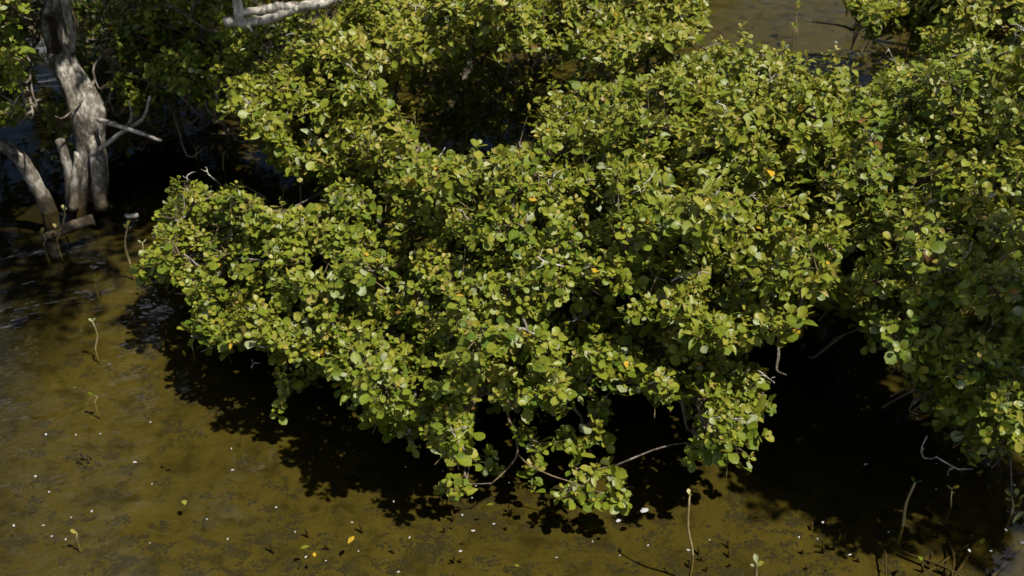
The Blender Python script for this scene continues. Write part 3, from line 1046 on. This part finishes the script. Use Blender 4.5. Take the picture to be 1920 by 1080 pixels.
# ------------------------------------------------------------------ leaves become objects: the 300 that show largest of each tree, the rest one part
cell = 5
gw, gh = 1920 // cell + 1, 1080 // cell + 1
zb = np.full((gh, gw), 1e9)
data = []
for T in TREES:
    o, d, n, L, W, k, c = T.lv.arrays()
    ctr = o + d * (L * 0.55)[:, None]
    px, py, dep = project(ctr)
    gx, gy = (px / cell).astype(int), (py / cell).astype(int)
    rad = np.maximum(1, (0.3 * W * FPX / dep / cell)).astype(int)
    for dx in range(-2, 3):
        for dy in range(-2, 3):
            q = (abs(dx) <= rad) & (abs(dy) <= rad) & (gx + dx >= 0) & (gx + dx < gw) & (gy + dy >= 0) & (gy + dy < gh)
            np.minimum.at(zb, (gy[q] + dy, gx[q] + dx), dep[q])
    data.append((ctr, px, py, dep, gx, gy))
for T, (ctr, px, py, dep, gx, gy) in zip(TREES, data):
    o, d, n, L, W, k, c = T.lv.arrays()
    side = np.cross(d, n)
    ins = (px > 0) & (px < 1920) & (py > 0) & (py < 1080)
    see = np.zeros(len(o), bool)
    see[ins] = dep[ins] <= zb[gy[ins], gx[ins]] + 0.015
    view = (EYE - ctr) / np.linalg.norm(EYE - ctr, axis=1)[:, None]
    area = L * W * np.abs((n * view).sum(1)) / dep ** 2 * see
    top = np.argsort(-area)[:300]
    top = top[area[top] > 0]
    for i in top:
        lo = bpy.data.objects.new('leaf', leaf_mesh(int(k[i]), int(c[i])))
        C.objects.link(lo)
        lo.parent = T.obj
        m = Matrix.Identity(4)
        for r in range(3):
            m[r][0], m[r][1], m[r][2], m[r][3] = side[i][r] * W[i], d[i][r] * L[i], n[i][r] * L[i], o[i][r] - T.root[r]
        lo.matrix_basis = m
    rest = np.ones(len(o), bool)
    rest[top] = False
    o, d, n, L, W, k, c, side = o[rest], d[rest], n[rest], L[rest], W[rest], k[rest], c[rest], side[rest]
    tv = TV[k]
    V = o[:, None, :] + tv[..., 0:1] * (side * W[:, None])[:, None, :] + tv[..., 1:2] * (d * L[:, None])[:, None, :] + tv[..., 2:3] * (n * L[:, None])[:, None, :]
    V = (V - T.root).reshape(-1, 3)
    tint = (PALETTE[c][:, None, :] * RIB[None, :, None]).reshape(-1, 3)
    N = len(o)
    sizes = [len(f) for f in LEAF_FACES]
    flat = np.array([i for f in LEAF_FACES for i in f])
    me = bpy.data.meshes.new('foliage')
    me.vertices.add(N * 14)
    me.vertices.foreach_set('co', V.astype(np.float32).ravel())
    me.loops.add(N * len(flat))
    me.loops.foreach_set('vertex_index', (flat[None, :] + 14 * np.arange(N)[:, None]).ravel().astype(np.int32))
    me.polygons.add(N * len(sizes))
    st = np.concatenate([[0], np.cumsum(sizes)[:-1]])
    me.polygons.foreach_set('loop_start', (st[None, :] + len(flat) * np.arange(N)[:, None]).ravel().astype(np.int32))
    me.polygons.foreach_set('use_smooth', np.ones(N * len(sizes), bool))
    me.update(calc_edges=True)
    at = me.attributes.new('tint', 'FLOAT_COLOR', 'POINT')
    buf = np.ones((N * 14, 4), np.float32)
    buf[:, :3] = tint
    at.data.foreach_set('color', buf.ravel())
    me.materials.append(M_LEAF)
    fo = link('foliage', me, T.obj)
    fo['kind'] = 'stuff'
    print('tree', T.obj['label'], 'leaves', len(T.lv.o), 'visible', int((area > 0).sum()))

# ------------------------------------------------------------------ seedlings, log, floating things
def seedling(base_px, tip_px, height, label, leaves=2, size=0.04, col=(4, 5), r=0.004, group='mangrove seedlings standing in the water', lean=None):
    b = P(base_px[0], base_px[1], 0.0)
    tipp = PY(tip_px[0], tip_px[1], b[1]) if height is None else P(tip_px[0], tip_px[1], height)
    root = b + (b - tipp) * 0.0
    root = np.array((b[0], b[1], float(bed_z(b[0], b[1])) - 0.01))
    o = thing('mangrove_seedling', label, 'seedling', tuple(root), group)
    t = Tubes()
    mid_ = b + (tipp - b) * 0.5 + rng.normal(size=3) * 0.008
    t.add(spline([root, b, mid_, tipp], 10), np.linspace(r * 1.25, r * 0.8, 10), 6, 0.06)
    link('stem', t.mesh('stem', M_STEM, root), o)
    lv = Leaves()
    ax = unit(tipp - b + Z3 * 0.05)
    a = unit(np.cross(ax, rng.normal(size=3)))
    for j in range(leaves):
        th = j * math.pi + (j // 2) * math.pi / 2 + rng.normal() * 0.3
        bb = np.cross(ax, a)
        rad_ = a * math.cos(th) + bb * math.sin(th)
        dd = rad_ * 0.7 + ax * 0.75
        lv.add(tipp - ax * 0.02 * (j // 2), dd, ax * 0.7 - rad_ * 0.7, size * rng.uniform(0.85, 1.1), size * 0.6, int(rng.integers(6)), int(col[0] if rng.random() < .5 else col[1]))
    for i in range(len(lv.o)):
        lo = link('leaf', leaf_mesh(lv.k[i], lv.c[i]), o)
        sd = np.cross(lv.d[i], lv.n[i])
        m = Matrix.Identity(4)
        for q in range(3):
            m[q][0], m[q][1], m[q][2], m[q][3] = sd[q] * lv.W[i], lv.d[i][q] * lv.L[i], lv.n[i][q] * lv.L[i], lv.o[i][q] - root[q]
        lo.matrix_basis = m
    return o


seedling((246, 500), (239, 425), None, 'tall pale seedling in the shade between old trunk and green bough', 4, 0.035, (9, 5), 0.006)
seedling((270, 492), (267, 455), None, 'short seedling with one pale leaf touching the left bough tip', 2, 0.032, (9, 9))
seedling((179, 655), (174, 604), None, 'lone thin seedling in rippled brown water left of the bough', 2, 0.028, (9, 5))
seedling((180, 540), (183, 522), None, 'tiny green sprout in brown water below the tall pale seedling', 3, 0.03, (2, 4), 0.003)
seedling((1299, 1040), (1293, 928), None, 'straight bare seedling with a blunt yellow tip in the front water', 2, 0.026, (5, 6), 0.005)
seedling((1424, 1110), (1419, 1056), None, 'seedling with a pale leaf pair at the bottom edge', 4, 0.036, (9, 5), 0.005)
seedling((1693, 985), (1716, 905), None, 'slanting brown seedling stem rising out of the black shade', 2, 0.03, (0, 7), 0.0055)
seedling((1783, 950), (1785, 915), None, 'seedling with two spread yellow-green leaves over black water', 3, 0.036, (5, 3), 0.003)
seedling((1896, 965), (1897, 932), None, 'seedling with two yellow-green leaves near the right edge', 3, 0.04, (3, 5), 0.004)
seedling((145, 1015), (145, 1000), None, 'yellow single-leaf sprout in the open lower left water', 1, 0.03, (8, 6), 0.003)
seedling((83, 460), (80, 436), None, 'seedling with small yellow leaves before the left end of the log', 4, 0.036, (5, 6), 0.004)
seedling((107, 452), (106, 430), None, 'seedling with bright yellow leaves rising in front of the log', 4, 0.036, (6, 5), 0.004)
seedling((119, 420), (119, 392), None, 'white-stemmed seedling standing behind the log', 3, 0.03, (9, 5), 0.005)
seedling((369, 298), (368, 277), None, 'seedling with a white leaf pair in the dark water behind the bough', 3, 0.03, (9, 5), 0.004)
seedling((419, 318), (418, 288), None, 'seedling with drooping pale leaves nearest the yellowish crown', 3, 0.03, (9, 4), 0.004)
seedling((566, 385), (564, 345), None, 'tall seedling in the gap below the yellowish crown', 3, 0.045, (4, 5), 0.005)
seedling((531, 385), (531, 357), None, 'seedling with two narrow leaves left of the tall one in the gap', 3, 0.034, (5, 5), 0.004)
seedling((500, 375), (452, 345), 0.1, 'small seedling behind the bough crest, leaning left', 3, 0.036, (3, 4), 0.004)
seedling((362, 655), (361, 640), None, 'stubby seedling under the leaf tips of the left bough', 1, 0.02, (2, 7), 0.004)
seedling((178, 755), (176, 742), None, 'drowned green sprout just breaking the open water', 2, 0.03, (1, 2), 0.003)
seedling((1494, 60), (1495, 10), None, 'tall leafy sapling standing in the open water at top', 6, 0.05, (3, 5), 0.006)
seedling((1488, 72), (1490, 50), None, 'low leafy sapling at the foot of the tall one at top', 4, 0.045, (3, 4), 0.005)

t = Tubes()
lg = [P(78, 447, 0.0), P(105, 437, 0.015), P(140, 422, 0.02), P(176, 411, 0.03)]
t.add(spline(lg, 16), np.linspace(0.022, 0.036, 16), 10, 0.08)
log = link('fallen_log', t.mesh('fallen_log', M_TRUNK, lg[0]), None, tuple(lg[0]))
tag(log, 'pale fallen log half afloat below the hollow trunk', 'log')
t = Tubes()
sg = [P(236, 404, 0.01), P(246, 406, 0.012), P(258, 403, 0.01)]
t.add(spline(sg, 8), np.linspace(0.012, 0.016, 8), 6, 0.1)
tag(link('driftwood', t.mesh('driftwood', M_DEAD, sg[0]), None, tuple(sg[0])), 'short driftwood piece floating above the tall pale seedling', 'driftwood')

for px, py, sz, ck_, ang, lab in (
        (347, 947, .05, 5, .4, 'bright yellow leaf floating in the lower left water'),
        (581, 1024, .05, 3, 1.7, 'green leaf floating near an orange leaf'),
        (590, 1044, .036, 8, .2, 'orange leaf floating just below a green leaf'),
        (664, 1005, .055, 8, 2.6, 'slim orange-brown leaf afloat in the front water'),
        (974, 1062, .03, 4, 1.1, 'small yellow-green leaf afloat at the bottom edge'),
        (926, 945, .04, 3, 1.6, 'pale green leaf sinking under the hanging bough'),
        (1768, 985, .036, 3, .6, 'green leaf afloat beyond the sunken sticks at lower right'),
        (1845, 1008, .045, 3, 2.5, 'green leaf lying among the sunken sticks, right of the others'),
        (1729, 1052, .04, 2, .1, 'green leaf afloat nearest the bottom among the sunken sticks')):
    p = P(px, py, 0.006)
    o = link('floating_leaf', leaf_mesh(2 if ck_ != 8 else 8, ck_), None, tuple(p))
    o.rotation_euler = (0.05, 0.06, ang)
    o.scale = (sz * 0.45, sz * 0.75, sz * 0.75)
    tag(o, lab, 'leaf', 'loose leaves floating on the water')


def foam_mesh(i):
    r2 = np.random.default_rng(100 + i)
    v, f = [(0, 0, 0.35)], []
    nn = 9
    for ring, (rr, zz) in enumerate(((0.55, 0.28), (1.0, 0.0))):
        for k in range(nn):
            th = 2 * math.pi * k / nn
            q = rr * (1 + r2.normal() * 0.22)
            v.append((math.cos(th) * q, math.sin(th) * q * 0.75, zz + (r2.normal() * 0.06 if zz else 0)))
    for k in range(nn):
        k2 = (k + 1) % nn
        f.append((0, 1 + k, 1 + k2))
        f.append((1 + k, 1 + nn + k, 1 + nn + k2, 1 + k2))
    return mesh_from('foam_fleck', v, f, M_FOAM)


FM = [foam_mesh(i) for i in range(6)]
flecks = [(66, 893, 9), (92, 922, 6), (253, 866, 7), (172, 958, 7), (133, 970, 5), (81, 985, 6), (97, 1005, 6), (123, 1011, 6), (26, 985, 7), (188, 813, 6), (86, 814, 6),
          (281, 1018, 6), (282, 791, 6), (285, 907, 5), (388, 973, 5), (427, 1010, 6), (518, 951, 6), (553, 997, 7), (573, 1044, 8), (611, 1051, 6), (436, 881, 6), (434, 841, 6), (142, 815, 5),
          (738, 940, 6), (867, 965, 8), (926, 982, 7), (887, 995, 8), (768, 1007, 6), (863, 1033, 7), (660, 979, 6), (893, 911, 5), (955, 905, 5), (885, 933, 5), (1044, 1045, 5), (1159, 976, 12),
          (1215, 1022, 6), (1162, 1041, 5), (1137, 892, 7), (1111, 1015, 4), (1291, 1031, 9), (1543, 979, 8), (1498, 1007, 8), (1594, 1040, 8), (1666, 997, 8), (1818, 1032, 8), (1886, 993, 8), (1917, 1017, 10),
          (1858, 1033, 6), (1331, 1012, 5), (1533, 1010, 5), (1623, 870, 8), (1756, 869, 5), (1755, 917, 5), (1902, 909, 8), (1720, 784, 8), (747, 1072, 9), (672, 1033, 5), (760, 875, 6), (830, 883, 5), (1568, 79, 8)]
for i, (px, py, s) in enumerate(flecks):
    p = P(px, py, 0.001)
    o = link('foam_fleck', FM[i % 6], None, tuple(p))
    k = s * 0.5 * np.linalg.norm(p - EYE) / FPX * 0.68
    o.scale = (k * rng.uniform(0.7, 1.4), k, k * 0.6)
    o.rotation_euler = (0, 0, rng.random() * 6)
    lab, grp = (('small white foam fleck on the open brown water at lower left', 'foam flecks at lower left') if px < 640 else
                ('small white foam fleck on the water below the hanging bough', 'foam flecks below the hanging bough') if px < 1400 else
                ('small white foam fleck on the dark water at lower right', 'foam flecks at lower right'))
    if py < 200:
        lab, grp = 'lone white foam fleck on the open water at the top', None
    tag(o, lab, 'foam', grp)
p = P(1208, 956, 0.001)
o = link('foam_fleck', FM[2], None, tuple(p))
o.scale = (0.016, 0.016, 0.009)
tag(o, 'largest white foam fleck, right of the hanging bough tips', 'foam', 'foam flecks below the hanging bough')

SUNK = ('longest sunken stick, running up from the bottom edge at lower right', 'thin sunken stick crossing the long one at lower right', 'sunken stick lying across the others toward the right edge',
        'short upright-looking sunken stick where the others cross', 'thick sunken stick nearest the lower right corner', 'short sunken stick left of the others below the slanting seedling')
# sunken sticks and breathing roots at lower right
for i, (pts, r) in enumerate((
        ([(1645, 1120), (1720, 1060), (1790, 1010), (1850, 975)], .008), ([(1760, 1110), (1800, 1050), (1830, 1000), (1840, 960)], .006),
        ([(1700, 1000), (1780, 1030), (1860, 1060), (1940, 1075)], .007), ([(1790, 980), (1800, 1020), (1790, 1080)], .006),
        ([(1840, 1100), (1880, 1040), (1930, 990)], .008), ([(1655, 960), (1668, 1010), (1672, 1060)], .006))):
    w = [P(a, b, 0) for a, b in pts]
    w = [np.array((q[0], q[1], float(bed_z(q[0], q[1])) + 0.03 + 0.02 * (j % 2))) for j, q in enumerate(w)]
    t = Tubes()
    t.add(spline(w, 14), np.linspace(r, r * 0.5, 14), 6, 0.12)
    tag(link('sunken_stick', t.mesh('sunken_stick', M_ROOT, w[0]), None, tuple(w[0])), SUNK[i], 'stick', 'sunken sticks at lower right')

t = Tubes()
t.add(np.array([(0, 0, -0.02), (0.003, 0, 0.03), (0.002, 0.003, 0.07), (0, 0.002, 0.1)]), [0.007, 0.006, 0.005, 0.002], 6, 0.1)
ROOTM = t.mesh('breathing_root', M_ROOT)
spots = [(1490 + 300 * rng.random(), 930 + 140 * rng.random()) for _ in range(26)] + [(1230 + 200 * rng.random(), 990 + 80 * rng.random()) for _ in range(8)] + \
        [(160, 870), (168, 876), (155, 878), (163, 885), (172, 868), (305, 880), (320, 885)] + [(500 + 500 * rng.random(), 960 + 110 * rng.random()) for _ in range(10)]
for px, py in spots:
    q = P(px, py, -0.12)
    o = link('breathing_root', ROOTM, None, (q[0], q[1], float(bed_z(q[0], q[1]))))
    o.rotation_euler = (rng.normal() * 0.15, rng.normal() * 0.15, rng.random() * 6)
    o.scale = (1, 1, rng.uniform(0.25, 0.7))
    lab, grp = (('pencil-like breathing root on the mud in the open lower left water', 'breathing roots at lower left') if px < 400 else
                ('pencil-like breathing root on the mud in front of the hanging bough', 'breathing roots in front of the hanging bough') if px < 1100 else
                ('pencil-like breathing root on the shaded mud at lower right', 'breathing roots at lower right'))
    tag(o, lab, 'root', grp)

# dark clumps of drowned leaves and weed on the mud
lit_v, lit_f = [], []
n_cl = 0
while n_cl < 820:
    bx, by = rng.uniform(-60, 1980), 1110 - 620 * rng.random() ** 1.25
    f = math.sin(bx * 0.011 + 1.0) * math.sin(by * 0.02 + bx * 0.006) + rng.normal() * 0.6
    if f < -0.15 - 0.5 * (bx > 500 and by > 940) - 0.5 * (by < 700):
        continue
    x, y = P(bx, by, -0.16)[:2]
    n_cl += 1
    R = abs(rng.normal(0.030, 0.018)) + 0.008
    el = rng.uniform(0.5, 0.9)
    for _ in range(int(3 + 2.2 * (R / 0.013) ** 2)):
        th, q = rng.random() * 6.28, math.sqrt(rng.random()) * R * rng.uniform(0.6, 1.25)
        cx, cy = x + math.cos(th) * q, y + math.sin(th) * q * el
        cz = float(bed_z(cx, cy))
        s_ = rng.uniform(0.006, 0.017)
        b0 = len(lit_v)
        lit_v.append((cx, cy, cz + s_ * rng.uniform(0.35, 0.8)))
        for k in range(6):
            aa = k * 1.0472 + rng.random()
            rr = s_ * rng.uniform(0.6, 1.25)
            lit_v.append((cx + math.cos(aa) * rr, cy + math.sin(aa) * rr * 0.8, cz - 0.004))
        lit_f += [(b0, b0 + 1 + k, b0 + 1 + (k + 1) % 6) for k in range(6)]
lit = link('leaf_litter', mesh_from('leaf_litter', lit_v, lit_f, M_LITTER, smooth=True))
lit['kind'] = 'stuff'
lit['label'] = 'dark clumps of drowned leaves on the muddy bed'
